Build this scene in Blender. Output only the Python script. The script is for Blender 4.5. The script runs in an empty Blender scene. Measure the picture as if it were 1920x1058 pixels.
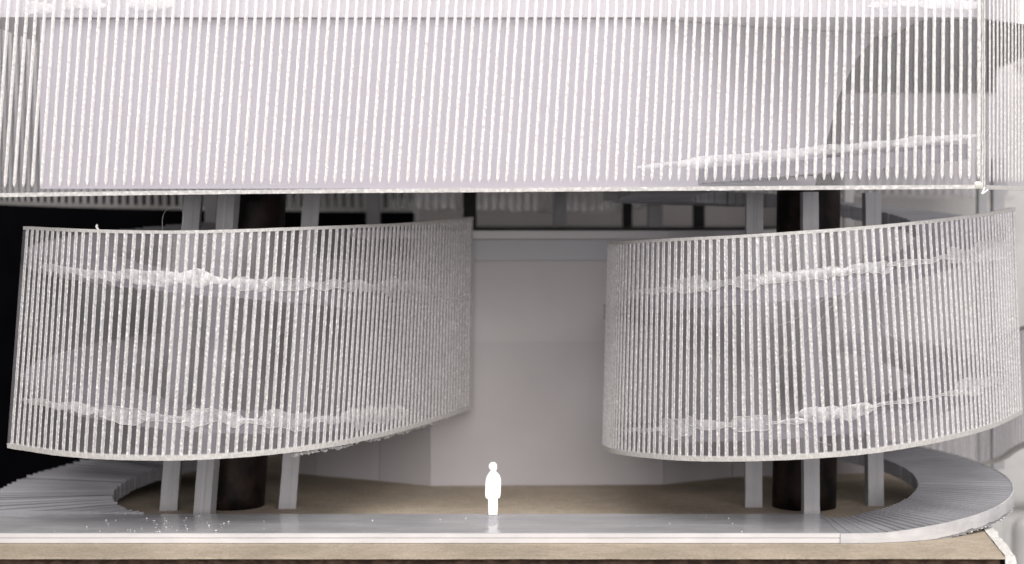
import bpy, bmesh, math, random
import numpy as np
from mathutils import Vector, noise

random.seed(7)
S = 0.001                      # everything below is written in millimetres
SC = bpy.context.scene
COL = SC.collection

# ------------------------------------------------------------------ camera
F = 3380.0                     # focal length in photo pixels (1920 wide)
HOR, CAMZ = 400.0, 100.0       # horizon row, camera height over the walkway
cam_d = bpy.data.cameras.new('camera')
cam = bpy.data.objects.new('camera', cam_d); COL.objects.link(cam)
cam.location = (0, 0, CAMZ * S)
cam.rotation_euler = (math.radians(90), 0, 0)
cam_d.sensor_width = 36.0
cam_d.lens = F / 1920 * 36.0
cam_d.shift_y = -(529 - HOR) / 1920
cam_d.clip_start = 0.01; cam_d.clip_end = 50
cam_d.dof.use_dof = True
cam_d.dof.focus_distance = 0.575
cam_d.dof.aperture_fstop = 11
SC.camera = cam

# ------------------------------------------------------------------ world, lamps, exposure
w = bpy.data.worlds.new('World'); SC.world = w; w.use_nodes = True
w.node_tree.nodes['Background'].inputs[0].default_value = (1.0, 0.97, 0.96, 1)
w.node_tree.nodes['Background'].inputs[1].default_value = 0.17
def area(name, loc, target, sx, sy, power, col):
    d = bpy.data.lights.new(name, 'AREA'); d.shape = 'RECTANGLE'
    d.size, d.size_y, d.energy, d.color = sx, sy, power, col
    o = bpy.data.objects.new(name, d); COL.objects.link(o)
    o.location = loc
    o.rotation_euler = (Vector(target) - Vector(loc)).to_track_quat('-Z', 'Y').to_euler()
    return o
area('ceiling_lamp', (0.05, -0.12, 0.98), (0.02, 0.60, 0.06), 1.1, 0.5, 14.5, (1.0, 0.96, 0.935))
area('room_light', (0.25, -0.75, 0.54), (0.0, 0.62, 0.09), 1.9, 1.1, 23.5, (1.0, 0.957, 0.945))
area('right_fill', (1.1, 0.62, 0.55), (0.12, 0.66, 0.08), 0.6, 0.6, 2.2, (1.0, 0.985, 0.97))  # added right-hand fill, not a window
SC.view_settings.view_transform = 'Standard'; SC.view_settings.look = 'None'
SC.view_settings.exposure = 0.0; SC.view_settings.gamma = 1.0
SC.view_settings.use_curve_mapping = False
SC.render.engine = 'CYCLES'
SC.cycles.max_bounces = 14; SC.cycles.transparent_max_bounces = 48
SC.cycles.use_denoising = True
SC.cycles.caustics_reflective = False; SC.cycles.caustics_refractive = False

# ------------------------------------------------------------------ helpers
def P(x, y, Y):
    """photo pixel + depth (mm) -> point in mm"""
    return ((x - 960) / F * Y, Y, CAMZ - (y - HOR) / F * Y)

def mesh_obj(name, verts, faces, mat, parent=None, smooth=False):
    me = bpy.data.meshes.new(name)
    me.from_pydata([(v[0]*S, v[1]*S, v[2]*S) for v in verts], [], faces)
    me.materials.append(mat)
    if smooth:
        me.polygons.foreach_set('use_smooth', [True] * len(me.polygons))
    me.update()
    o = bpy.data.objects.new(name, me); COL.objects.link(o)
    if parent is not None: o.parent = parent
    return o

def fix_normals(o):
    bm = bmesh.new(); bm.from_mesh(o.data)
    bmesh.ops.recalc_face_normals(bm, faces=bm.faces)
    bm.to_mesh(o.data); bm.free(); return o

def bevel(o, width, seg=2):
    m = o.modifiers.new('bevel', 'BEVEL'); m.width = width * S; m.segments = seg
    m.limit_method = 'ANGLE'; m.angle_limit = math.radians(40); return o

def tag(o, label, cat=None, group=None, kind=None):
    o['label'] = label
    if cat: o['category'] = cat
    if group: o['group'] = group
    if kind: o['kind'] = kind
    return o

def thing(name, label, cat, group=None):
    o = bpy.data.objects.new(name, None); COL.objects.link(o)
    o.empty_display_size = 0.01
    return tag(o, label, cat, group)

def box_vf(x0, x1, y0, y1, z0, z1):
    v = [(x0,y0,z0),(x1,y0,z0),(x1,y1,z0),(x0,y1,z0),(x0,y0,z1),(x1,y0,z1),(x1,y1,z1),(x0,y1,z1)]
    f = [(0,3,2,1),(4,5,6,7),(0,1,5,4),(1,2,6,5),(2,3,7,6),(3,0,4,7)]
    return v, f

def box(name, b, mat, parent=None, bev=0.0):
    v, f = box_vf(*b); o = mesh_obj(name, v, f, mat, parent)
    if bev: bevel(o, bev)
    return o

def prism(name, pts, z0, z1, mat, parent=None, bev=0.0):
    n = len(pts)
    v = [(p[0], p[1], z0) for p in pts] + [(p[0], p[1], z1) for p in pts]
    f = [tuple(range(n-1, -1, -1)), tuple(range(n, 2*n))]
    f += [(i, (i+1) % n, n + (i+1) % n, n + i) for i in range(n)]
    o = fix_normals(mesh_obj(name, v, f, mat, parent))
    if bev: bevel(o, bev)
    return o

# ------------------------------------------------------------------ materials
class NT:
    def __init__(s, name):
        s.m = bpy.data.materials.new(name); s.m.use_nodes = True
        s.t = s.m.node_tree; s.t.nodes.clear()
        s.out = s.n('ShaderNodeOutputMaterial')
    def n(s, typ, **kw):
        x = s.t.nodes.new(typ)
        for k, v in kw.items():
            if k.startswith('i_'):
                key = k[2:]
                key = int(key) if key.isdigit() else key.replace('_', ' ')
                x.inputs[key].default_value = v
            else: setattr(x, k, v)
        return x
    def l(s, a, b): s.t.links.new(a, b)
    def coord(s, scale=(1, 1, 1)):
        tc = s.n('ShaderNodeTexCoord'); mp = s.n('ShaderNodeMapping')
        mp.inputs['Scale'].default_value = [q / S for q in scale]   # per millimetre
        s.l(tc.outputs['Object'], mp.inputs['Vector']); return mp.outputs['Vector']
    def noise(s, vec, scale, detail=4, rough=0.55):
        x = s.n('ShaderNodeTexNoise'); x.inputs['Scale'].default_value = scale
        x.inputs['Detail'].default_value = detail; x.inputs['Roughness'].default_value = rough
        s.l(vec, x.inputs['Vector']); return x.outputs['Fac']
    def ramp(s, fac, stops):
        r = s.n('ShaderNodeValToRGB'); e = r.color_ramp.elements
        while len(e) < len(stops): e.new(0.5)
        for q, (p, c) in zip(e, stops):
            q.position = p; q.color = (c, c, c, 1) if not isinstance(c, tuple) else (*c, 1)
        s.l(fac, r.inputs['Fac']); return r.outputs['Color']
    def bump(s, h, strength, dist=0.1):
        b = s.n('ShaderNodeBump'); b.inputs['Strength'].default_value = strength
        b.inputs['Distance'].default_value = dist * S
        s.l(h, b.inputs['Height']); return b.outputs['Normal']

def solid(name, c0, c1, rough=0.6, scale=0.15, stretch=(1, 1, 1), bump=0.25, bscale=1.2, spec=0.4, bdist=0.15, lo=.35, hi=.7, rvar=None):
    k = NT(name); v = k.coord(stretch)
    col = k.ramp(k.noise(v, scale, 6), [(lo, c0), (hi, c1)])
    b = k.n('ShaderNodeBsdfPrincipled', i_Roughness=rough)
    b.inputs['Specular IOR Level'].default_value = spec
    k.l(col, b.inputs['Base Color'])
    if rvar:
        k.l(k.ramp(k.noise(v, rvar[2], 5), [(.35, rvar[0]), (.7, rvar[1])]), b.inputs['Roughness'])
    if bump:
        k.l(k.bump(k.noise(v, bscale, 5), bump, bdist), b.inputs['Normal'])
    k.l(b.outputs[0], k.out.inputs['Surface']); return k.m

M_print   = solid('grey_print', (.35,.35,.365), (.43,.425,.44), .45, .10, (1,1,1), .25, .8, .5)
M_layer   = solid('grey_print_layers', (.25,.25,.268), (.335,.335,.355), .5, .12, (.25,.25,6), .35, 1.0, .4)
M_walk    = solid('walkway_print', (.38,.383,.40), (.46,.463,.48), .3, .06, (.3,1,1), .12, .9, .5, rvar=(.10,.30,.12))
M_trim    = solid('pale_edge', (.54,.53,.535), (.64,.63,.635), .5, .2, (.3,1,1), .2, .8, .3)
M_lit_edge   = solid('lit_print_edge', (.45,.447,.455), (.59,.583,.588), .5, .10, (1,1,2), .35, .5, .3, .25)  # ramp print as lit from the front, put into the colour
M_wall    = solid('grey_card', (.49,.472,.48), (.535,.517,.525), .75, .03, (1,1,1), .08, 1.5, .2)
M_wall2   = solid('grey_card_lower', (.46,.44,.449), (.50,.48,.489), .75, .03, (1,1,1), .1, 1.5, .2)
M_fascia  = solid('bluish_card', (.44,.447,.475), (.48,.487,.515), .6, .03, (.3,1,1), .08, 1.5, .3)
M_slab    = solid('pale_slab', (.55,.54,.56), (.62,.61,.63), .6, .05, (.3,1,1), .1, 1.2, .3)
M_beige   = solid('beige_card', (.36,.345,.335), (.41,.395,.38), .85, .02, (1,1,1), .08, 1.0, .2)
M_panel   = solid('lilac_card', (.57,.548,.565), (.63,.608,.622), .8, .02, (1,1,1), .05, 1.0, .2)
M_shade_slab = solid('roof_shade_and_slab_top', (.03,.028,.03), (.05,.047,.05), .7, .03, (1,1,1), .1, 1.0, .2)  # roof shade put into colour; same tone on the rear slab top
M_black   = solid('black_cloth', (.0012,.0012,.002), (.0022,.002,.003), .95, .05, (1,1,1), .1, 1.0, .05)
def tube_mat():
    k = NT('scuffed_black_tube'); v = k.coord((1, 1, .6))
    base = k.ramp(k.noise(v, .16, 6), [(.40, (.005,.004,.004)), (.78, (.034,.021,.017))])
    sc = k.ramp(k.noise(k.coord((1.2, 1.2, .5)), .9, 8, .8), [(.66, 0.0), (.74, .5)])
    lo = k.ramp(k.noise(v, .09, 3), [(.48, 0.0), (.66, 1.0)])
    mu = k.n('ShaderNodeMath', operation='MULTIPLY'); k.l(sc, mu.inputs[0]); k.l(lo, mu.inputs[1])
    mx = k.n('ShaderNodeMixRGB'); mx.inputs[2].default_value = (.32,.28,.26,1); k.l(mu.outputs[0], mx.inputs[0]); k.l(base, mx.inputs[1])
    b = k.n('ShaderNodeBsdfPrincipled', i_Roughness=.5); b.inputs['Specular IOR Level'].default_value = .14
    k.l(mx.outputs[0], b.inputs['Base Color']); k.l(k.bump(k.noise(v, .9, 5), .5, .15), b.inputs['Normal'])
    k.l(b.outputs[0], k.out.inputs['Surface']); return k.m
M_tube = tube_mat()
M_postblk = solid('black_post', (.008,.008,.008), (.02,.02,.02), .6, .2)
M_white   = solid('white_paper', (.86,.86,.85), (.90,.90,.89), .7, .1, (1,1,1), .05, 2, .2)
M_block   = solid('white_masonry_paint', (.50,.495,.485), (.60,.595,.58), .7, .05, (1,1,1), .7, .35, .3, .5)
M_brown   = solid('brown_board_edge', (.035,.018,.011), (.15,.092,.060), .7, .30, (1,1,2.0), .8, .8, .3, .5, .4, .75)
M_liner   = solid('white_liner', (.62,.60,.57), (.86,.85,.83), .8, .7, (1,1,1), .9, .9, .2, .5)
M_roof    = solid('white_plate', (.74,.73,.72), (.82,.81,.80), .6, .05, (1,1,1), .1, .7, .3)
M_crumb   = solid('white_crumb', (.80,.79,.77), (.92,.91,.90), .4, .5, (1,1,1), .3, 2, .5)
M_ragged  = solid('ragged_print', (.45,.45,.46), (.74,.73,.73), .6, .5, (1,1,1), .6, 1.0, .3, .4)

def cardboard():
    k = NT('cardboard'); v = k.coord((1, 1, 1))
    vs = k.coord((.45, 1, 1))
    a = k.ramp(k.noise(vs, .5, 8, .7), [(.3, (.40,.335,.255)), (.72, (.55,.475,.38))])
    f = k.ramp(k.noise(v, 1.1, 8, .8), [(.35, .70), (.66, 1.16)])
    st = k.ramp(k.noise(v, .03, 4), [(.4, .84), (.65, 1.06)])
    m1 = k.n('ShaderNodeMixRGB', blend_type='MULTIPLY', i_0=1.0); k.l(a, m1.inputs[1]); k.l(f, m1.inputs[2])
    m2 = k.n('ShaderNodeMixRGB', blend_type='MULTIPLY', i_0=1.0); k.l(m1.outputs[0], m2.inputs[1]); k.l(st, m2.inputs[2])
    b = k.n('ShaderNodeBsdfPrincipled', i_Roughness=.85); b.inputs['Specular IOR Level'].default_value = .2
    k.l(m2.outputs[0], b.inputs['Base Color'])
    k.l(k.bump(k.noise(v, 1.4, 6, .7), .5, .2), b.inputs['Normal'])
    k.l(b.outputs[0], k.out.inputs['Surface']); return k.m
M_card = cardboard()

def acrylic(name, haze, haze_var, tint=(.93,.925,.945), base=.024, grough=.12, hscale=.03):
    """clear sheet: straight-through transparency, a sharp reflection and a thin milky haze with scratches"""
    k = NT(name); v = k.coord((1, 1, 1))
    tr = k.n('ShaderNodeBsdfTransparent'); tr.inputs[0].default_value = (*tint, 1)
    df = k.n('ShaderNodeBsdfDiffuse'); df.inputs[0].default_value = (.80,.785,.81,1)
    tl = k.n('ShaderNodeBsdfTranslucent'); tl.inputs[0].default_value = (.80,.79,.81,1)
    hz = k.n('ShaderNodeMixShader', i_0=.4); k.l(df.outputs[0], hz.inputs[1]); k.l(tl.outputs[0], hz.inputs[2])
    gl = k.n('ShaderNodeBsdfGlossy', i_Roughness=grough); gl.inputs[0].default_value = (.95,.95,.96,1)
    fac = k.ramp(k.noise(v, hscale, 5, .6), [(.35, haze), (.68, haze_var)])
    sv = k.coord((3.0, 1.0, .18))
    scr = k.ramp(k.noise(sv, 1.5, 8, .75), [(.60, 0.0), (.74, .22)])
    ad = k.n('ShaderNodeMath', operation='ADD', use_clamp=True); k.l(fac, ad.inputs[0]); k.l(scr, ad.inputs[1])
    m1 = k.n('ShaderNodeMixShader'); k.l(ad.outputs[0], m1.inputs[0]); k.l(tr.outputs[0], m1.inputs[1]); k.l(hz.outputs[0], m1.inputs[2])
    lw = k.n('ShaderNodeLayerWeight', i_Blend=.5)                 # Schlick reflectance, same from both sides of the sheet
    pw = k.n('ShaderNodeMath', operation='POWER'); pw.inputs[1].default_value = 4.5; k.l(lw.outputs['Facing'], pw.inputs[0])
    fr = k.n('ShaderNodeMath', operation='MULTIPLY_ADD'); fr.inputs[1].default_value = .6; fr.inputs[2].default_value = base; k.l(pw.outputs[0], fr.inputs[0])
    gb = k.bump(k.noise(v, .12, 3), .15, .3); k.l(gb, gl.inputs['Normal'])
    m2 = k.n('ShaderNodeMixShader'); k.l(fr.outputs[0], m2.inputs[0]); k.l(m1.outputs[0], m2.inputs[1]); k.l(gl.outputs[0], m2.inputs[2])
    k.l(m2.outputs[0], k.out.inputs['Surface']); return k.m
M_band   = acrylic('clear_acrylic_hazy', .03, .06)
M_ribbon = acrylic('clear_acrylic', .06, .16, tint=(.925,.915,.935), base=.042, grough=.2, hscale=.04)

def frosted(name, clear_lo, clear_hi, white=(.95,.945,.935), cell=1.3, nscale=1.6, gloss=.10, bmp=.6):
    """milled groove: crushed white plastic, partly see-through between the crumbs"""
    k = NT(name); v = k.coord((1, 1, .7))
    df = k.n('ShaderNodeBsdfDiffuse'); df.inputs[0].default_value = (*white, 1)
    tl = k.n('ShaderNodeBsdfTranslucent'); tl.inputs[0].default_value = (*white, 1)
    hz = k.n('ShaderNodeMixShader', i_0=.22); k.l(df.outputs[0], hz.inputs[1]); k.l(tl.outputs[0], hz.inputs[2])
    gl = k.n('ShaderNodeBsdfGlossy', i_Roughness=.22); gl.inputs[0].default_value = (1,1,1,1)
    tr = k.n('ShaderNodeBsdfTransparent'); tr.inputs[0].default_value = (.9,.9,.92,1)
    vo = k.n('ShaderNodeTexVoronoi', i_Scale=cell); k.l(v, vo.inputs['Vector'])
    nb = k.bump(vo.outputs['Distance'], bmp, .3)
    k.l(nb, gl.inputs['Normal']); k.l(nb, df.inputs['Normal'])
    m1 = k.n('ShaderNodeMixShader', i_0=gloss); k.l(hz.outputs[0], m1.inputs[1]); k.l(gl.outputs[0], m1.inputs[2])
    fac = k.ramp(k.noise(v, nscale, 4, .7), [(.36, clear_lo), (.62, clear_hi)])
    m2 = k.n('ShaderNodeMixShader'); k.l(fac, m2.inputs[0]); k.l(m1.outputs[0], m2.inputs[1]); k.l(tr.outputs[0], m2.inputs[2])
    k.l(m2.outputs[0], k.out.inputs['Surface']); return k.m
M_rib_band = frosted('milled_rib_dense', .06, .30, (.87,.85,.835))
M_rib      = frosted('milled_rib', .12, .46, (.93,.91,.905))
M_edge     = frosted('sawn_acrylic_edge', .02, .30, (.78,.765,.74), .8)
M_glue     = frosted('dried_glue', .42, .80, (.90,.905,.91), .10, .22, .22, .12)
M_glue_f   = frosted('crazed_glue', .30, .74, (.90,.89,.89), .4, .5, .2, .2)
M_film     = frosted('glue_film', .55, .80, (.9,.9,.9), .1, .3, .2)
M_smear    = frosted('thin_glue_film', .55, .85, (.8,.8,.82), .4)
M_blob     = frosted('yellowish_glue', .05, .2, (.86,.84,.76), .4)

# ------------------------------------------------------------------ the setting: boards, floor, backdrops
def quad_board(name, fl, fr, br, bl, z0, z1, mat):
    return prism(name, [fl, fr, br, bl], z0, z1, mat)
fl, fr, br, bl = (-260, 540), (147.5, 540), (176, 775), (-260, 775)
def card_sheet():
    nx, ny = 2, 2
    rj = random.Random(4)
    front = [(-260+407.5*i/90, 538.8+rj.uniform(-.28, .28)+.5*noise.noise(Vector((i*.2, 0, 0)))) for i in range(91)]
    return prism('cardboard_floor', front+[br, (-140, 775), (-140, 716), (-168, 652), (-260, 612)], -3.42, -3, M_card)
o = card_sheet(); tag(o, 'brown cardboard floor sheet under the whole model', kind='structure')
o = prism('brown_baseboard', [(-259, 541.2), (146.5, 541.2), (175, 774), (-139, 774), (-139, 717), (-167, 654), (-259, 614)], -40, -3.45, M_brown)
tag(o, 'dark brown board edge under the cardboard floor', kind='structure')
# torn white liner along the right edge of the cardboard
def liner():
    v, f = [], []
    n = 60
    for i in range(n + 1):
        t = i / n
        x = fr[0] + (br[0]-fr[0])*t; y = fr[1] + (br[1]-fr[1])*t
        for k, (dx, z) in enumerate([(.25, -3.0), (.25, -2.6), (3.4, -2.5), (4.6, -9), (5.6, -22), (6.6, -38), (.6, -38)]):
            j = noise.noise(Vector((i*.55, k*3.1, 0)))*(.7 if k > 1 else .25)
            v.append((x + dx + j, y, z + j*.5))
    for i in range(n):
        for k in range(6):
            a = i*7 + k; f.append((a, a+1, a+8, a+7))
    f.append(tuple(range(7))); f.append(tuple(n*7+k for k in range(7)))
    o = mesh_obj('cardboard_liner', v, f, M_liner)
    fix_normals(o)
    return tag(o, 'torn white paper liner along the right edge of the cardboard', 'paper edge')
liner()

# backdrops
o = prism('black_backdrop', [(-420, 850), (-46, 850), (-46, 858), (-420, 858)], -60, 330, M_black)
tag(o, 'black backdrop behind the left half of the model', kind='structure')
o = prism('beige_backdrop', [(-45, 850), (128, 850), (128, 857), (-45, 857)], -60, 330, M_beige)
tag(o, 'beige grey card behind the middle of the model', kind='structure')

# painted block wall at the right
wall = thing('block_wall', 'white painted block wall behind the right end of the model', 'wall')
for r, (z0, z1) in enumerate([(-228, -35.5), (-32.5, 160), (163, 360)]):
    for (x0, x1) in ([(131, 221), (224, 640)] if r != 1 else [(131, 415), (418, 640)]):
        o = box('block', (x0, x1, 802, 960, z0, z1), M_block, wall, 0); bevel(o, 6, 4)
box('mortar', (132, 638, 808, 950, -226, 358), M_block, wall)

# ------------------------------------------------------------------ grey card walls between the spirals
plan = [(-88, 716), (-77, 708.5), (-51, 694), (-31, 681), (57.6, 684.5), (86, 704), (152, 717)]
cw = thing('partition_wall', 'folded grey card wall standing behind the white figure', 'wall')
def wall_leaf(p, q, z0, z1, th, mat, parent, name):
    dx, dy = q[0]-p[0], q[1]-p[1]; L = math.hypot(dx, dy); nx, ny = -dy/L*th, dx/L*th
    return prism(name, [p, q, (q[0]+nx, q[1]+ny), (p[0]+nx, p[1]+ny)], z0, z1, mat, parent)
for i in range(len(plan) - 1):
    p, q = plan[i], plan[i+1]
    e = .15
    L = math.hypot(q[0]-p[0], q[1]-p[1]); ux, uy = (q[0]-p[0])/L*e, (q[1]-p[1])/L*e
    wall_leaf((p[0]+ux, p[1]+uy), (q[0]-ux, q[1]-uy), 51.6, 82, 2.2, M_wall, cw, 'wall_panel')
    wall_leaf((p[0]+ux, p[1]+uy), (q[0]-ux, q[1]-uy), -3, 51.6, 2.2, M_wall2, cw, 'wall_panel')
wall_leaf((-31.5, 680.2), (58, 683.7), 82.15, 90, 3, M_fascia, cw, 'fascia_strip')

rs = thing('rear_floor_slab', 'pale grey upper floor slab edge above the card wall', 'floor slab')
prism('slab', [(-62, 690), (-32, 676.5), (59, 679.5), (95, 700), (120, 760), (120, 800), (-62, 800)], 90.4, 93.4, M_slab, rs)
prism('slab_top', [(-61, 693), (-32, 682), (58, 684), (92, 704), (118, 762), (118, 799), (-61, 799)], 93.6, 94.2, M_shade_slab, rs)  # thin dark layer over the slab top

# small posts on the rear floor
rear_posts = [(700, 735, 25, M_print, 'grey rear post seen over the left curved sheet, before the black backdrop', -30),
              (881, 742, 25, M_postblk, 'black rear post above the right end of the left curved sheet', 94.2),
              (1050, 742, 25, M_print, 'grey rear post alone in the middle of the gap', 94.2),
              (1176, 760, 18, M_postblk, 'black rear post just left of a thick grey post', 94.2),
              (1228, 718, 27, M_print, 'thick grey rear post between two black posts', 94.2),
              (1310, 760, 21, M_postblk, 'black rear post nearest the right spiral ramp', 94.2),
              (398, 720, 25, M_print, 'dim grey post between the two left front posts', -3),
              (1590, 718, 17, M_roof, 'white rear post behind the right black tube', 60),
              (1841, 724, 18, M_print, 'grey rear post right of the spiral ramp, left of a pair', -3),
              (1870, 728, 22, M_print, 'grey rear post right of the spiral ramp, right of a pair', -3)]
for (px, Y, wpx, m, lab, z0) in rear_posts:
    X = (px-960)/F*Y; hw = wpx/F*Y/2
    o = box('rear_post', (X-hw, X+hw, Y-hw, Y+hw, z0, 122), m, None, .3)
    tag(o, lab, 'post', 'posts on the rear floor')

# ------------------------------------------------------------------ walkway
wk = thing('walkway', 'glossy grey strip walkway with a white front edge under the white figure', 'walkway')
def walkway():
    x0, x1, nx = -200, 103, 120
    v, f = [], []
    ys = [563.2, 563.9, 570, 580, 590, 599.6, 600.2]
    for i in range(nx+1):
        x = x0 + (x1-x0)*i/nx
        for k, y in enumerate(ys):
            j = noise.noise(Vector((i*.5, k*2.0, 1)))
            z = -.35 if k in (0, 6) else j*.07
            yy = y + (j*.25 if k >= 5 else 0)
            v.append((x, yy, z))
    m = len(ys)
    for i in range(nx):
        for k in range(m-1):
            a = i*m+k; f.append((a, a+m, a+m+1, a+1))
    n0 = len(v)
    for i in range(nx+1):
        x = x0 + (x1-x0)*i/nx
        v += [(x, 563.2, -2.9), (x, 600.2, -2.9)]
    for i in range(nx):
        f.append((i*m, n0+2*i, n0+2*i+2, (i+1)*m))
        f.append((i*m+m-1, (i+1)*m+m-1, n0+2*i+3, n0+2*i+1))
    o = mesh_obj('walk_surface', v, f, M_walk, wk); fix_normals(o)
    # front edge in two stacked strips
    for (za, zb, yo) in [(-2.85, -1.25, 562.2), (-1.15, .12, 562.0)]:
        vv, ff = [], []
        for i in range(nx+1):
            x = x0 + (x1-x0)*i/nx
            j = noise.noise(Vector((i*.4, za, 3)))*.12
            vv += [(x, yo+j*.5, za), (x, yo+j*.5, zb+j*(1 if zb > 0 else 0)), (x, 563.15, zb), (x, 563.15, za)]
        for i in range(nx):
            for k in range(4):
                a = i*4+k; b = i*4+(k+1) % 4
                ff.append((a, b, b+4, a+4))
        fix_normals(mesh_obj('edge_strip', vv, ff, M_trim, wk))
walkway()

# ------------------------------------------------------------------ rails of the acrylic sheets
def strand(name, pts, r, mat, parent):
    cu = bpy.data.curves.new(name, 'CURVE'); cu.dimensions = '3D'; cu.bevel_depth = r*S; cu.bevel_resolution = 1
    sp = cu.splines.new('NURBS'); sp.points.add(len(pts)-1); sp.use_endpoint_u = True; sp.order_u = 3
    for q, p in zip(sp.points, pts): q.co = (p[0]*S, p[1]*S, p[2]*S, 1)
    cu.materials.append(mat)
    o = bpy.data.objects.new(name, cu); COL.objects.link(o)
    dg = bpy.context.evaluated_depsgraph_get()
    me = bpy.data.meshes.new_from_object(o.evaluated_get(dg)); bpy.data.objects.remove(o)
    o = bpy.data.objects.new(name, me); COL.objects.link(o); o.parent = parent; return o
class Sheet:
    def __init__(s, ctrl, n=240):
        """ctrl: (depth, x_top, y_top, x_bottom, y_bottom) stations -> smooth top and bottom rails"""
        Bp = np.array([P(xb, yb, Y) for (Y, xt, yt, xb, yb) in ctrl])
        Tp = np.array([P(xt, yt, Y) for (Y, xt, yt, xb, yb) in ctrl])
        def cr(Q):
            Q = np.vstack([2*Q[0]-Q[1], Q, 2*Q[-1]-Q[-2]]); out = []
            m = 24
            for i in range(1, len(Q)-2):
                for t in np.linspace(0, 1, m, endpoint=False):
                    a, b, c, d = Q[i-1], Q[i], Q[i+1], Q[i+2]
                    out.append(.5*((2*b)+(-a+c)*t+(2*a-5*b+4*c-d)*t*t+(-a+3*b-3*c+d)*t**3))
            out.append(Q[-2]); return np.array(out)
        b, t = cr(Bp), cr(Tp)
        seg = np.r_[0, np.cumsum(np.linalg.norm(np.diff(b[:, :2], axis=0), axis=1))]
        s.L = seg[-1]; s.seg, s.b, s.t = seg, b, t
    def rails(s, u):
        B = np.array([np.interp(u, s.seg, s.b[:, k]) for k in range(3)])
        T = np.array([np.interp(u, s.seg, s.t[:, k]) for k in range(3)])
        return B, T
    def frame(s, u):
        B, T = s.rails(u)
        e = 1.5
        B0, _ = s.rails(max(0, u-e)); B1, _ = s.rails(min(s.L, u+e))
        tg = B1-B0; tg[2] = 0; tg /= np.linalg.norm(tg)
        nr = np.array([tg[1], -tg[0], 0])          # outward for left-to-right rails on the camera side
        return B, T, tg, nr
    def u_at(s, px, bottom=True):
        src = s.b if bottom else s.t
        xs = src[:, 0]/src[:, 1]*F+960
        return float(s.seg[int(np.argmin(np.abs(xs-px)))])
    def h_at(s, u, py):
        """height fraction where photo row py falls"""
        B, T = s.rails(u)
        z = CAMZ-(py-HOR)/F*B[1]
        return (z-B[2])/(T[2]-B[2])

CL, CR = (-99.0, 634.0), (102.0, 632.0)
shL = Sheet([(583,45,428,15,835),(566,150,433,125,851),(560,280,436,250,858),(560,400,435,370,857),(566,520,431,492,849),
             (581,640,426.5,615,834),(612,750,422,728,811),(645,828,416,818,785),(676,886,410,882,764)])
shR = Sheet([(632,1140,456,1130,838),(606,1165,456,1155,846),(588,1215,453,1207,853),(573,1290,449,1285,859),(563,1390,444,1395,860),
             (559,1500,437,1520,855),(561,1610,429,1635,845),(568,1710,420,1735,829),(581,1790,411,1812,812),(600,1855,402,1872,793),(622,1903,392,1916,771)])

# ------------------------------------------------------------------ spiral ramps
ZT = [(-20, 0), (12, 0.02), (90, 7.6), (180, 16), (360, 35.5), (720, 79), (800, 94), (820, 97.5), (880, 104.5), (900, 107), (990, 109.5), (1080, 117.5), (1140, 123.5)]
ZL = [(-20, 0), (48, 0.05), (90, 2.2), (180, 11.5), (270, 30), (300, 32), (360, 35.8), (720, 79), (1080, 117.5)]
def zramp(t): return float(np.interp(t, [a for a, _ in ZT], [b for _, b in ZT]))
def zramp_l(t): return float(np.interp(t, [a for a, _ in ZL], [b for _, b in ZL]))

def ramp_mesh(c, d, t0, t1, rin, rout, th, rng, zr, rise):
    """layer-stepped helicoid: every printed layer is a small radial terrace"""
    v, f = [], []
    dt = 2.6
    n = int((t1 - t0) / dt)
    for k in range(n):
        a0 = t0 + k*dt; a1 = a0 + dt
        z = zr((a0+a1)/2)
        a0 += rng.uniform(-.35, .35)
        ri = rin(a0) + rng.uniform(-.3, .3); jr = rng.uniform(-.1, .1)
        tilt = rng.uniform(.02, rise)*(1 if a0 < 200 else .5)
        zb = z - th - rng.uniform(0, .5) ** 2
        base = len(v)
        nr = 5
        for (a, dz) in ((a0, tilt), (a1 + .7, -.05)):
            ang = math.radians(-90 + d*a); ro = max(rout(a) + jr, ri + .5)
            for q in range(nr):
                r = ri + (ro-ri)*q/(nr-1)
                wob = rng.uniform(-.03, .03)
                v.append((c[0]+math.cos(ang)*r, c[1]+math.sin(ang)*r, z+dz+wob))
        for a in (a0, a1 + .7):
            ang = math.radians(-90 + d*a)
            for r in (ri, max(rout(a) + jr, ri + .5)):
                v.append((c[0]+math.cos(ang)*r, c[1]+math.sin(ang)*r, zb + rng.uniform(-.2, .15)))
        for q in range(nr-1):
            f.append((base+q, base+q+1, base+nr+q+1, base+nr+q))
        b0 = base+2*nr
        f.append((b0, b0+2, b0+3, b0+1))                                   # underside
        f.append((base, base+nr, b0+2, b0))                                # inner
        f.append((base+nr-1, b0+1, b0+3, base+2*nr-1))                     # outer
        f.append(tuple(base+q for q in range(nr)) + (b0+1, b0))            # riser
        f.append(tuple(base+nr+q for q in range(nr)) + (b0+3, b0+2))
    return v, f

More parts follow.
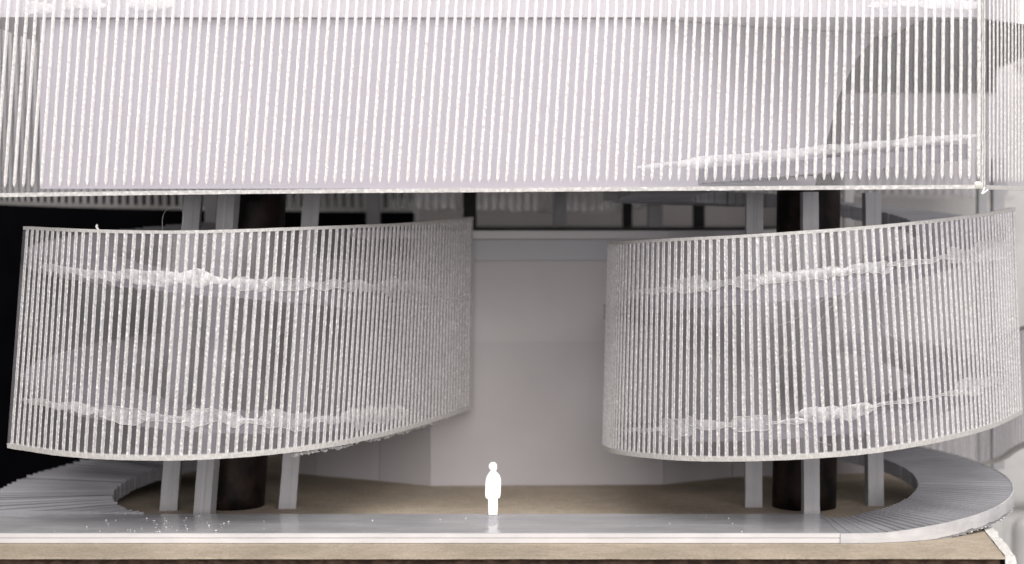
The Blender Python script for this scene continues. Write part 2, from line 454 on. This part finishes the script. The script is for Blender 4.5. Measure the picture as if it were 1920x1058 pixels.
def lean_post(name, bx, by, z0, z1, lean, half, rot, mat, parent, groove=True):
    """square printed post with a shallow seam down the front, leaning in x"""
    prof = [(-1, -1), (-.2, -1), (-.05, -.95), (.1, -.95), (.3, -1), (1, -1), (1, 1), (-1, 1)]
    nz = 40; v, f = [], []
    cr, sr = math.cos(rot), math.sin(rot)
    for i in range(nz+1):
        t = i/nz; z = z0+(z1-z0)*t
        g = 1.0 + .5*max(0, .05-t)
        for k, (px, py) in enumerate(prof):
            j = noise.noise(Vector((bx+k*1.7, by, z*.9)))*.09
            qx, qy = px*half*g*(1+j*.35), py*half*g
            v.append((bx + lean*t + qx*cr - qy*sr, by + qx*sr + qy*cr + j*.3, z))
    m = len(prof)
    for i in range(nz):
        for k in range(m):
            a = i*m+k; b = i*m+(k+1) % m
            f.append((a, b, b+m, a+m))
    f.append(tuple(range(m-1, -1, -1))); f.append(tuple(nz*m+k for k in range(m)))
    return fix_normals(mesh_obj(name, v, f, mat, parent))

def tube(name, bx, by, z0, z1, lean, r, mat, parent):
    n, nz = 40, 26; v, f = [], []
    for i in range(nz+1):
        t = i/nz
        for k in range(n):
            a = 2*math.pi*k/n
            rr = r*(1 + .018*noise.noise(Vector((math.cos(a)*1.5, math.sin(a)*1.5, t*5 + bx))))
            v.append((bx+lean*t+math.cos(a)*rr, by+math.sin(a)*rr, z0+(z1-z0)*t))
    for i in range(nz):
        for k in range(n):
            a = i*n+k; b = i*n+(k+1) % n
            f.append((a, b, b+n, a+n))
    f.append(tuple(range(n-1, -1, -1))); f.append(tuple(nz*n+k for k in range(n)))
    return mesh_obj(name, v, f, mat, parent, smooth=True)

def reach(sh, c, d, t):
    # how far the deck may reach under the curved sheet before touching it
    a = math.radians(-90+d*t); ux, uy = math.cos(a), math.sin(a); best = 999.0
    for Q in (sh.b, sh.t):
        dx, dy = Q[:, 0]-c[0], Q[:, 1]-c[1]
        along, across = dx*ux+dy*uy, np.abs(dx*uy-dy*ux)
        ok = (along > 0) & (across < 4.0)
        if ok.any(): best = min(best, float(along[ok].min()))
    return best
def rout_l(t):
    r = float(np.interp(t, [0, 150, 300], [83, 80, 70]))
    if t < 75: r = min(r, max(41.5, 33.2/max(.05, math.cos(math.radians(t)))))
    return min(r, reach(shL, CL, -1, t)-3.4) if t > 255 else r
def rout_r(t):
    r = float(np.interp(t, [0, 150, 240, 300, 360], [70.2, 72, 68, 68, 70]))
    return min(r, reach(shR, CR, 1, t)-3.4) if t > 255 else r
rngL, rngR = random.Random(3), random.Random(5)
rl = thing('spiral_ramp', 'grey printed spiral ramp with leaning posts round the left black tube', 'ramp')
rr = thing('spiral_ramp', 'grey printed spiral ramp with upright posts round the right black tube', 'ramp')
v, f = ramp_mesh(CL, -1, 36, 885, lambda t: 40.5, rout_l, 4.2, rngL, zramp_l, .80)
fix_normals(mesh_obj('ramp_deck', v, f, M_layer, rl))
v, f = ramp_mesh(CR, 1, 0.3, 1135, lambda t: 39.5, rout_r, 4.6, rngR, zramp, .15)
fix_normals(mesh_obj('ramp_deck', v, f, M_layer, rr))
for (bx, by, rot) in [(-119.2, 627, .06), (-104.7, 613.5, -.18), (-78.6, 631, .10)]:
    lean_post('support_post', bx, by, -3, 107.2, 8.6, 2.95, rot, M_print, rl)
for (bx, by, rot, ln, hf) in [(84.8, 634, -.05, .4, 2.9), (101.2, 611, 0.02, -.4, 2.65), (128.0, 637, .06, -1.0, 2.75)]:
    lean_post('support_post', bx, by, -3, 107.2, ln, hf, rot, M_print, rr)
tube('core_tube', -98.6, 635, -3, 107.3, 8.0, 11.2, M_tube, rl)
tube('core_tube', 102.6, 633.5, -3, 160, 2.6, 11.1, M_tube, rr)

def lit_ramp_edge(c, d, t0, t1, rout, zr, th, parent):  # pale strip: front light on the print edge put into its colour
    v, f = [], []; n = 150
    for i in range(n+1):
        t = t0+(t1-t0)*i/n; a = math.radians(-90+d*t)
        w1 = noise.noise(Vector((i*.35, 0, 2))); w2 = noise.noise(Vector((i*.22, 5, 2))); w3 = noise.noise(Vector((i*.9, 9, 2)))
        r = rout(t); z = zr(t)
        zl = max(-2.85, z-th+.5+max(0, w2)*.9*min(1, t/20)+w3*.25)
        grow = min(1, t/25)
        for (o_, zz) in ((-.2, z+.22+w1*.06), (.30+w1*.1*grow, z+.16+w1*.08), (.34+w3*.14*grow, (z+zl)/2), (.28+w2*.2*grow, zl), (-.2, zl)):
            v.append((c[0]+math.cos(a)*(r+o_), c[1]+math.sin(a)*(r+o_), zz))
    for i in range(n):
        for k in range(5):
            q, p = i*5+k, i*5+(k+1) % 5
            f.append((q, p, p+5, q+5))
    fix_normals(mesh_obj('lit_ramp_edge', v, f, M_lit_edge, parent))
lit_ramp_edge(CR, 1, .3, 150, rout_r, zramp, 4.6, rr)

# ragged support remains hanging under the printed edges
def shreds(name, pts, parent, rng, mat, size):
    v, f = [], []
    for p in pts:
        b = len(v); k = 6
        s = size*rng.uniform(.5, 1.4); hz = rng.uniform(.6, 1.5)
        sq = rng.uniform(.5, 1)
        for i in range(k):
            a = 2*math.pi*i/k
            rj = s*rng.uniform(.6, 1.25)
            v.append((p[0]+math.cos(a)*rj, p[1]+math.sin(a)*rj*.6, p[2]+rng.uniform(-.2, .2)*s))
        v.append((p[0]+rng.uniform(-.4, .4)*s, p[1], p[2]+s*.45*sq)); v.append((p[0]+rng.uniform(-.5, .5)*s, p[1], p[2]-s*hz*.6))
        for i in range(k):
            f.append((b+i, b+(i+1) % k, b+k)); f.append((b+(i+1) % k, b+i, b+k+1))
    o = mesh_obj(name, v, f, mat, parent); o['kind'] = 'stuff'; return o
pts = []
for i in range(70):
    t = rngR.uniform(14, 96); ang = math.radians(-90+t)
    r = rout_r(t)+.3 - rngR.uniform(0, 1.6)
    pts.append((CR[0]+math.cos(ang)*r, CR[1]+math.sin(ang)*r, zramp(t)-4.7-rngR.uniform(0, .6)))
shreds('support_shreds', pts, rr, rngR, M_ragged, .55)
pts = []
ua, ub = shL.u_at(560), shL.u_at(848)
for i in range(260):
    u = rngL.uniform(ua, ub); B, T, tg, nr = shL.frame(u)
    q = rngL.random()
    p = B-nr*(1.9+3.2*q)
    pts.append((p[0], p[1], B[2]-1.1-rngL.uniform(0, 1.7)*(.5+q*.6)))
shreds('support_shreds', pts, rl, rngL, M_ragged, .85)

# ------------------------------------------------------------------ ribbed acrylic sheets
def build_sheet(sh, parent, mat, m_rib, th=1.3, pitch=2.82, width=1.26, lo=0.0, hi=0.0, u0=1.2, rows=90, rise=.30, rng=None, edge_top=True, thick_edge=1.6, jit=.42, side_edges=True):
    n = max(16, int(sh.L/1.4)); nv = 4
    v, f = [], []
    for i in range(n+1):
        B, T, tg, nr = sh.frame(sh.L*i/n)
        for side in (0, 1):
            for k in range(nv+1):
                p = B+(T-B)*k/nv - nr*th*side
                v.append(tuple(p))
    m = 2*(nv+1)
    for i in range(n):
        for side in (0, 1):
            for k in range(nv):
                a = i*m+side*(nv+1)+k
                q = (a, a+m, a+m+1, a+1)
                f.append(q if side == 0 else q[::-1])
    mesh_obj('clear_panel', v, f, mat, parent, smooth=True)
    # sawn edges: a thin frosted bar along the bottom and the top
    for nm, end in (('bottom_edge', 0), ('top_edge', 1)):
        if end and not edge_top: continue
        v, f = [], []
        for i in range(n+1):
            B, T, tg, nr = sh.frame(sh.L*i/n)
            p = B if end == 0 else T
            j = noise.noise(Vector((i*.9, end*9.0, sh.L)))*.09
            j2 = noise.noise(Vector((i*2.3, end*5.0, sh.L)))*.07
            h = thick_edge if end == 0 else thick_edge*.62
            za, zb = (-h*.55-j, h*.45+j2) if end == 0 else (-h*.4-j, h*.6+j2)
            up = np.array([0, 0, 1])
            for (o_, z_) in ((.30, za), (.42, zb), (-th-.25, zb), (-th-.2, za)):
                v.append(tuple(p+nr*o_+up*z_))
        for i in range(n):
            for k in range(4):
                a = i*4+k; b = i*4+(k+1) % 4
                f.append((a, b, b+4, a+4))
        f.append((3, 2, 1, 0)); f.append(tuple(n*4+k for k in range(4)))
        fix_normals(mesh_obj(nm, v, f, M_edge, parent))
    if side_edges:
        for u in (0.0, sh.L):
            B, T, tg, nr = sh.frame(u); v, f = [], []
            d = tg*(.35 if u else -.35)
            for k in range(41):
                p = B+(T-B)*k/40; j = noise.noise(Vector((k*.8, u, 2)))*.18
                for q in (p+nr*.1+d*(1+j), p+nr*.1-d, p-nr*(th+.1)-d, p-nr*(th+.1)+d*(1+j)):
                    v.append(tuple(q))
            for k in range(40):
                for e in range(4):
                    a = k*4+e; b = k*4+(e+1) % 4
                    f.append((a, b, b+4, a+4))
            fix_normals(mesh_obj('side_edge', v, f, M_ribbon if not u else M_edge, parent))
    # ribs: each milled groove is a strip of its own, two crushed ridges with a seam between
    prof = [(-1, 0), (-.72, .9), (-.12, .55), (.12, .55), (.72, .9), (1, 0)]
    u = u0; idx = 0
    while u < sh.L-.6:
        B, T, tg, nr = sh.frame(u)
        D = T-B; H = np.linalg.norm(D)
        a0, a1 = lo/H, 1-hi/H
        v, f = [], []
        sd = rng.uniform(0, 900)
        for k in range(rows+1):
            t = a0+(a1-a0)*k/rows
            c = B+D*t
            tip = 1.0
            dist0, dist1 = (t-a0)*H, (a1-t)*H
            if lo: tip = min(1, .12+dist0/1.3)
            if hi: tip = min(tip, min(1, .12+dist1/1.3))
            wv = width*.5*(1+.08*noise.noise(Vector((sd, k*.55, 0))))*tip
            off = .05*noise.noise(Vector((sd+50, k*.16, 0)))
            for (pa, ph) in prof:
                j = rng.uniform(-.5, .5)*jit if abs(pa) < .9 else 0
                edgej = rng.uniform(-.045, .045) if abs(pa) > .9 else 0
                p = c + tg*((pa+edgej)*wv+off) + nr*(.03+rise*(ph+j*.8)*tip)
                v.append(tuple(p))
        m = len(prof)
        for k in range(rows):
            for e in range(m-1):
                a = k*m+e
                f.append((a, a+1, a+m+1, a+m))
        mesh_obj('rib', v, f, m_rib, parent)
        u += pitch*(1+rng.uniform(-.03, .03)); idx += 1
    return idx

def glue(sh, parent, px0, px1, py0, py1, halfpx, rng, mat, depth=.9, rough=.5, name='glue_bead', front=False, rim=True):
    """an irregular flattened bead stuck to the sheet between two photo columns"""
    u0, u1 = max(0.3, sh.u_at(px0-6)), min(sh.L-.3, sh.u_at(px1+6))
    n = max(10, int(abs(u1-u0)/.7)); v, f = [], []; sd = rng.uniform(0, 99); low, upp = [], []
    prof = [(-1, 0), (-.8, .55), (-.3, .9), (.3, 1), (.8, .6), (1, 0)]
    for i in range(n+1):
        t = i/n; u = u0+(u1-u0)*t
        B, T, tg, nr = sh.frame(u)
        py = py0+(py1-py0)*t
        h = sh.h_at(u, py)
        c = B+(T-B)*h
        env = max(.08, min(1, 6.0*t, 6.0*(1-t)))**.45
        base = 1.08*halfpx*B[1]/F
        n1 = noise.noise(Vector((sd, u*.11, 0))); n2 = noise.noise(Vector((sd+3, u*.55, 4))); n3 = noise.noise(Vector((sd+5, u*1.6, 4)))
        m1 = noise.noise(Vector((sd+17, u*.13, 0))); m2 = noise.noise(Vector((sd+27, u*.5, 4)))
        hu = base*env*(.85+rough*1.8*n1+.14*n2+.04*n3)
        hd = base*env*(.85+rough*2.0*m1+.18*m2-.04*n3)
        hu, hd = max(.12, hu), max(.12, hd)
        low.append(tuple(c+np.array([0, 0, -hd])+nr*.30)); upp.append(tuple(c+np.array([0, 0, hu])+nr*.30))
        for (a, q) in prof:
            zz = a*(hu if a > 0 else hd)
            lump = q*depth*env*(1+.25*noise.noise(Vector((sd+20, u*.2, zz*.3))))
            off = (.35+lump*.5) if front else (.10+.09*lump)
            p = c+np.array([0, 0, zz])+nr*off
            v.append(tuple(p))
    m = len(prof)
    for i in range(n):
        for k in range(m-1):
            a = i*m+k; f.append((a, a+1, a+m+1, a+m))
    o = fix_normals(mesh_obj(name, v, f, mat, parent, smooth=True))
    if mat is M_glue and rim:
        # the dried rim catches the light
        for rail in ((low, upp) if rng.random() < .5 else (low,)):
            rv, rf = [], []
            for i, p in enumerate(rail):
                w_ = .06+.10*abs(noise.noise(Vector((i*.4, sd, 1))))
                rv += [(p[0], p[1], p[2]-w_), (p[0], p[1]-.12, p[2]), (p[0], p[1], p[2]+w_)]
            for i in range(len(rail)-1):
                for k in range(2):
                    a = i*3+k; rf.append((a, a+3, a+4, a+1))
            mesh_obj('glue_rim', rv, rf, M_edge, o)

rng = random.Random(11)
# ---- curved sheet of the left spiral
lt = thing('curved_ribbed_sheet', 'curved ribbed clear acrylic sheet wrapped round the left spiral ramp', 'acrylic sheet', 'curved ribbed sheets')
build_sheet(shL, lt, M_ribbon, M_rib, rng=rng, u0=2.0)
for a in [(60,205,500,520,9,M_glue_f,.5),(205,410,512,530,13,M_glue_f,.6),(415,480,531,533,14,M_glue,.4),(478,560,530,534,12,M_glue,.4),(560,650,533,534,9,M_glue,.6),
          (640,790,536,542,14,M_glue_f,.5),(790,880,545,560,8,M_glue_f,.6),
          (40,190,750,772,7,M_glue_f,.6),(190,262,776,780,17,M_glue,.4),(262,345,780,788,7,M_glue,.6),(340,445,787,788,15,M_glue,.5),
          (445,495,788,790,6,M_glue,.6),(490,580,788,789,16,M_glue,.4),(575,650,789,786,7,M_glue_f,.6),(640,755,782,778,18,M_glue_f,.4)]:
    glue(shL, lt, a[0], a[1], a[2], a[3], a[4], rng, a[5], rough=a[6])
# ---- curved sheet of the right spiral
rt = thing('curved_ribbed_sheet', 'curved ribbed clear acrylic sheet wrapped round the right spiral ramp', 'acrylic sheet', 'curved ribbed sheets')
build_sheet(shR, rt, M_ribbon, M_rib, rng=rng, u0=1.0)
for a in [(1150,1260,552,543,6,M_glue_f,.6),(1258,1320,537,536,15,M_glue,.4),(1315,1440,536,525,10,M_glue,.5),(1430,1590,526,508,13,M_glue,.4),(1585,1622,508,505,6,M_glue,.5),
          (1615,1690,502,497,15,M_glue,.4),(1690,1800,497,482,5,M_glue,.6),(1800,1836,480,478,17,M_glue_f,.3),(1836,1900,474,466,18,M_glue_f,.5),
          (1150,1250,808,806,4,M_glue_f,.6),(1243,1300,802,800,22,M_glue,.35),(1300,1380,796,797,8,M_glue,.5),(1375,1445,795,795,17,M_glue,.4),(1440,1510,794,788,6,M_glue,.5),
          (1505,1580,779,775,13,M_glue_f,.4),(1570,1640,775,765,13,M_glue_f,.4),(1640,1800,762,732,6,M_glue,.6),(1800,1842,726,722,19,M_glue_f,.3),(1842,1905,718,708,8,M_glue,.5)]:
    glue(shR, rt, a[0], a[1], a[2], a[3], a[4], rng, a[5], rough=a[6])
def hair_on(sh, parent, a, b, bend):
    pts = []
    for i in range(9):
        t = i/8; px, py = a[0]+(b[0]-a[0])*t, a[1]+(b[1]-a[1])*t+bend*math.sin(math.pi*t)
        u = sh.u_at(px); B, T, tg, nr = sh.frame(u)
        pts.append(tuple(B+(T-B)*sh.h_at(u, py)+nr*.42))
    strand('glue_hair', pts, .022, M_crumb, parent)
for (a, b, bd) in [((1440,700),(1500,648),-4),((1470,610),(1560,560),6),((1520,640),(1610,545),-8),((1560,570),(1650,520),5),((1690,560),(1760,545),-14),((1500,800),(1560,835),6),((1660,600),(1700,640),5)]:
    hair_on(shR, rt, a, b, bd)
# ---- the low sheet behind the right ramp
lb = thing('low_ribbed_sheet', 'low ribbed acrylic sheet behind the right end of the right ramp', 'acrylic sheet')
shB = Sheet([(712,1690,640,1690,882),(708,1760,640,1760,879),(700,1830,640,1832,871),(690,1872,635,1872,861),(668,1905,620,1905,840),(645,1960,600,1960,815)])
build_sheet(shB, lb, M_band, M_rib_band, rng=rng, rows=8, rise=.2)

# ---- long band across the top
bf = thing('ribbed_band', 'long straight ribbed acrylic band across the top of the model', 'acrylic band')
def lean(x): return float(np.interp(x, [0, 800, 1250, 1800, 1900], [30, 32, 20, 2, 0]))
shT = Sheet([(560, x+lean(x), -58, x, y) for (x, y) in [(-70,367),(150,363.5),(480,359.5),(960,356),(1440,352.5),(1700,351),(1843,350)]])
build_sheet(shT, bf, M_band, M_rib_band, rng=rng, lo=2.3, hi=0, rows=70, u0=1.6, edge_top=False, thick_edge=1.25, width=1.16, rise=.24)
glue(shT, bf, 1832, 1844, 345, 346, 9, rng, M_blob, .7, .3, front=True)
for a in [(20,75,20,17,14),(100,170,12,10,12),(215,290,9,7,10),(1630,1720,12,6,7),(1720,1838,9,8,10)]:
    glue(shT, bf, a[0], a[1], a[2], a[3], a[4], rng, M_film, rough=.6)
glue(shT, bf, 1205, 1838, 314, 254, 9, rng, M_film, rough=.35)
# side piece turning away at the right
bs = thing('ribbed_band_end', 'ribbed acrylic end piece turning back at the top right corner', 'acrylic band')
shS = Sheet([(562,1849,-58,1849,351),(573,1885,-52,1885,352),(586,1922,-46,1922,353),(604,1960,-38,1960,354)])
build_sheet(shS, bs, M_band, M_rib_band, rng=rng, lo=1.5, rows=70, u0=2.6, edge_top=False, thick_edge=1.3, width=1.1, rise=.22)
# glue seam in the corner, with a string hanging off
pp = []
for i in range(40):
    t = i/39; j = noise.noise(Vector((i*.6, 3, 0)))*1.6
    pp.append(P(1846+j, 352-410*t, 559.5))
strand('glue_seam', pp, .26, M_edge, bs)
pp = []
for i in range(40):
    t = i/39; j = noise.noise(Vector((i*.5, 8, 0)))*1.5
    pp.append(P(1839+j, 352-410*t, 559.8))
strand('glue_seam', pp, .16, M_edge, bs)
strand('glue_string', [P(1846,352,559), P(1843,360,558), P(1840,364,558), P(1845,362,558), P(1852,356,558.5)], .28, M_crumb, bs)

# ---- rear band seen through the gap
bb = thing('rear_ribbed_band', 'blurred ribbed acrylic band at the back of the model', 'acrylic band')
shK = Sheet([(620,-160,-40,-160,372),(690,-20,-40,-20,379),(740,180,-20,180,386),(775,480,0,480,392),(782,800,0,800,394),(786,1150,0,1150,395),
             (786,1300,0,1300,366),(780,1600,0,1600,366),(760,1900,0,1900,372)])
build_sheet(shK, bb, M_band, M_rib_band, rng=rng, rows=4, rise=.3, edge_top=False, pitch=3.6, width=1.8)

# ---- upper storey behind the band
up = thing('upper_wall', 'pale lilac card wall behind the long ribbed band', 'wall')
def upper_wall():
    # plan polyline, the free right edge is cut in a curve
    pl = [(-148,565.4),(-60,565),(40,565),(62,578),(84,594),(104,603),(128,612)]
    seg = []
    for i in range(len(pl)-1):
        for k in range(8):
            t = k/8; seg.append((pl[i][0]+(pl[i+1][0]-pl[i][0])*t, pl[i][1]+(pl[i+1][1]-pl[i][1])*t))
    seg.append(pl[-1])
    nz = 24; v, f = [], []
    for (x, y) in seg:
        for side in (0, 1):
            for k in range(nz+1):
                z = 107.7+(160.8-107.7)*k/nz
                # right edge recedes towards the bottom
                lim = float(np.interp(z, [109, 125, 139, 152, 161], [101, 105.6, 109.5, 116, 124]))
                xx = min(x, lim); yy = y if x <= lim else float(np.interp(lim, [q[0] for q in pl], [q[1] for q in pl]))
                v.append((xx, yy+side*2.0, z))
    m = 2*(nz+1)
    for i in range(len(seg)-1):
        for side in (0, 1):
            for k in range(nz):
                a = i*m+side*(nz+1)+k
                f.append((a, a+m, a+m+1, a+1) if side == 0 else (a, a+1, a+m+1, a+m))
    mesh_obj('wall_panel', v, f, M_panel, up)
upper_wall()
o = prism('roof_shade_board', [(130,566),(146,568),(178,600),(194,640),(202,752),(60,752),(60,624),(130,624)], 160.2, 161.0, M_shade_slab)  # shade of the roof underside, put in as a dark board
tag(o, 'dark board put in as shade on the roof plate underside at upper right', 'roof shade')
o = box('roof_shade_drop', (62, 202, 752.5, 758, 150.5, 161.0), M_shade_slab)  # added drop that carries the roof shade lower at the back
tag(o, 'dark strip put in to carry the roof shade lower at upper right', 'beam')
o = prism('roof_plate', [(-170,562.6),(144,562.6),(172,590),(190,640),(190,770),(-170,770)], 161.2, 176, M_roof)
tag(o, 'white roof plate along the top of the ribbed band', 'roof')

# ------------------------------------------------------------------ the white figure
def figure():
    # outline of a cut-out standing person, photo pixels relative to the feet (x right, y up), scale 98 px tall
    half = [( -9,0),(-9.5,15),(-10,29),(-13,31),(-15,36),(-15,50),(-14.2,64),(-12,72),(-8,79),(-4.8,82.5),(-6.0,85),(-8.3,89),(-8.2,93),(-6,96.5),(-2,98.4),
            (2.5,98),(5.8,95.5),(7.2,91),(6.8,86),(5.2,82.5),(6,80.5),(10,76.5),(13,71.5),(14.4,64),(14.2,50),(13.4,36),(11.5,31.5),(8.6,30),(8.6,15),(7.6,0)]
    Y = 599.0; sc = Y/F
    cx, _, _ = P(925, 963, Y)
    # smooth closed outline
    Q = np.array(half); n = len(Q); out = []
    for i in range(n-1):
        a, b, c, d = Q[max(i-1, 0)], Q[i], Q[i+1], Q[min(i+2, n-1)]
        for t in np.linspace(0, 1, 5, endpoint=False):
            out.append(.5*((2*b)+(-a+c)*t+(2*a-5*b+4*c-d)*t*t+(-a+3*b-3*c+d)*t**3))
    out.append(Q[-1])
    nn = len(out); v = []
    for yo in (-.5, .5):
        v += [(cx+p[0]*sc, Y-2.0+yo, max(0.0, p[1]*sc)+.12) for p in out]
    f = [tuple(range(nn)), tuple(range(2*nn-1, nn-1, -1))]
    f += [(i, (i+1) % nn, nn+(i+1) % nn, nn+i) for i in range(nn)]
    o = fix_normals(mesh_obj('person', v, f, M_white)); bevel(o, .12, 2)
    return tag(o, 'white cut-out scale figure of a standing person in a long coat', 'person')
figure()
# glue smear that fixes the figure to the walkway
def smear():
    v, f = [], []; n = 26
    cx, cy, _ = P(926, 980, 588)
    v.append((cx, cy, .55))
    for ring in (.5, 1.0):
        for i in range(n):
            a = 2*math.pi*i/n
            r = ring*(1+.35*noise.noise(Vector((math.cos(a)*1.4, math.sin(a)*1.4, 5))))
            v.append((cx+math.cos(a)*r*2.6-(.8 if math.sin(a) < 0 else 0), cy+math.sin(a)*r*11.5, .42 if ring < 1 else .09))
    for i in range(n):
        j = (i+1) % n
        f.append((0, 1+i, 1+j)); f.append((1+i, 1+n+i, 1+n+j, 1+j))
    o = mesh_obj('glue_smear', v, f, M_smear, None, smooth=True)
    tag(o, 'clear glue smear on the walkway in front of the white figure', 'glue')
smear()

# ------------------------------------------------------------------ crumbs and hairs
rc = random.Random(21)
pts = []
for i in range(46):
    px, py = rc.gauss(290, 75), rc.uniform(966, 999)
    Y = CAMZ*F/(py-HOR); pts.append(((px-960)/F*Y, min(Y, 599), .3))
for i in range(10):
    px, py = rc.uniform(420, 1500), rc.uniform(968, 998)
    Y = CAMZ*F/(py-HOR); pts.append(((px-960)/F*Y, min(Y, 599), .2))
o = shreds('plastic_crumbs', pts, None, rc, M_crumb, .30)
tag(o, 'white plastic crumbs scattered on the walkway at left', 'crumbs', kind='stuff')
h = thing('glue_hair', 'thin looping glue hair above the left curved sheet', 'glue hair')
strand('hair', [P(305,432,590), P(303,410,590), P(310,395,590), P(322,388,590), P(338,388,590), P(344,400,590), P(343,420,590), P(339,434,590)], .05, M_crumb, h)
h = thing('glue_hair', 'short stiff glue hair on the top edge of the left curved sheet', 'glue hair')
strand('hair', [P(187,436,575), P(183,429,575), P(180,424,575), P(183,422,575)], .4, M_crumb, h)
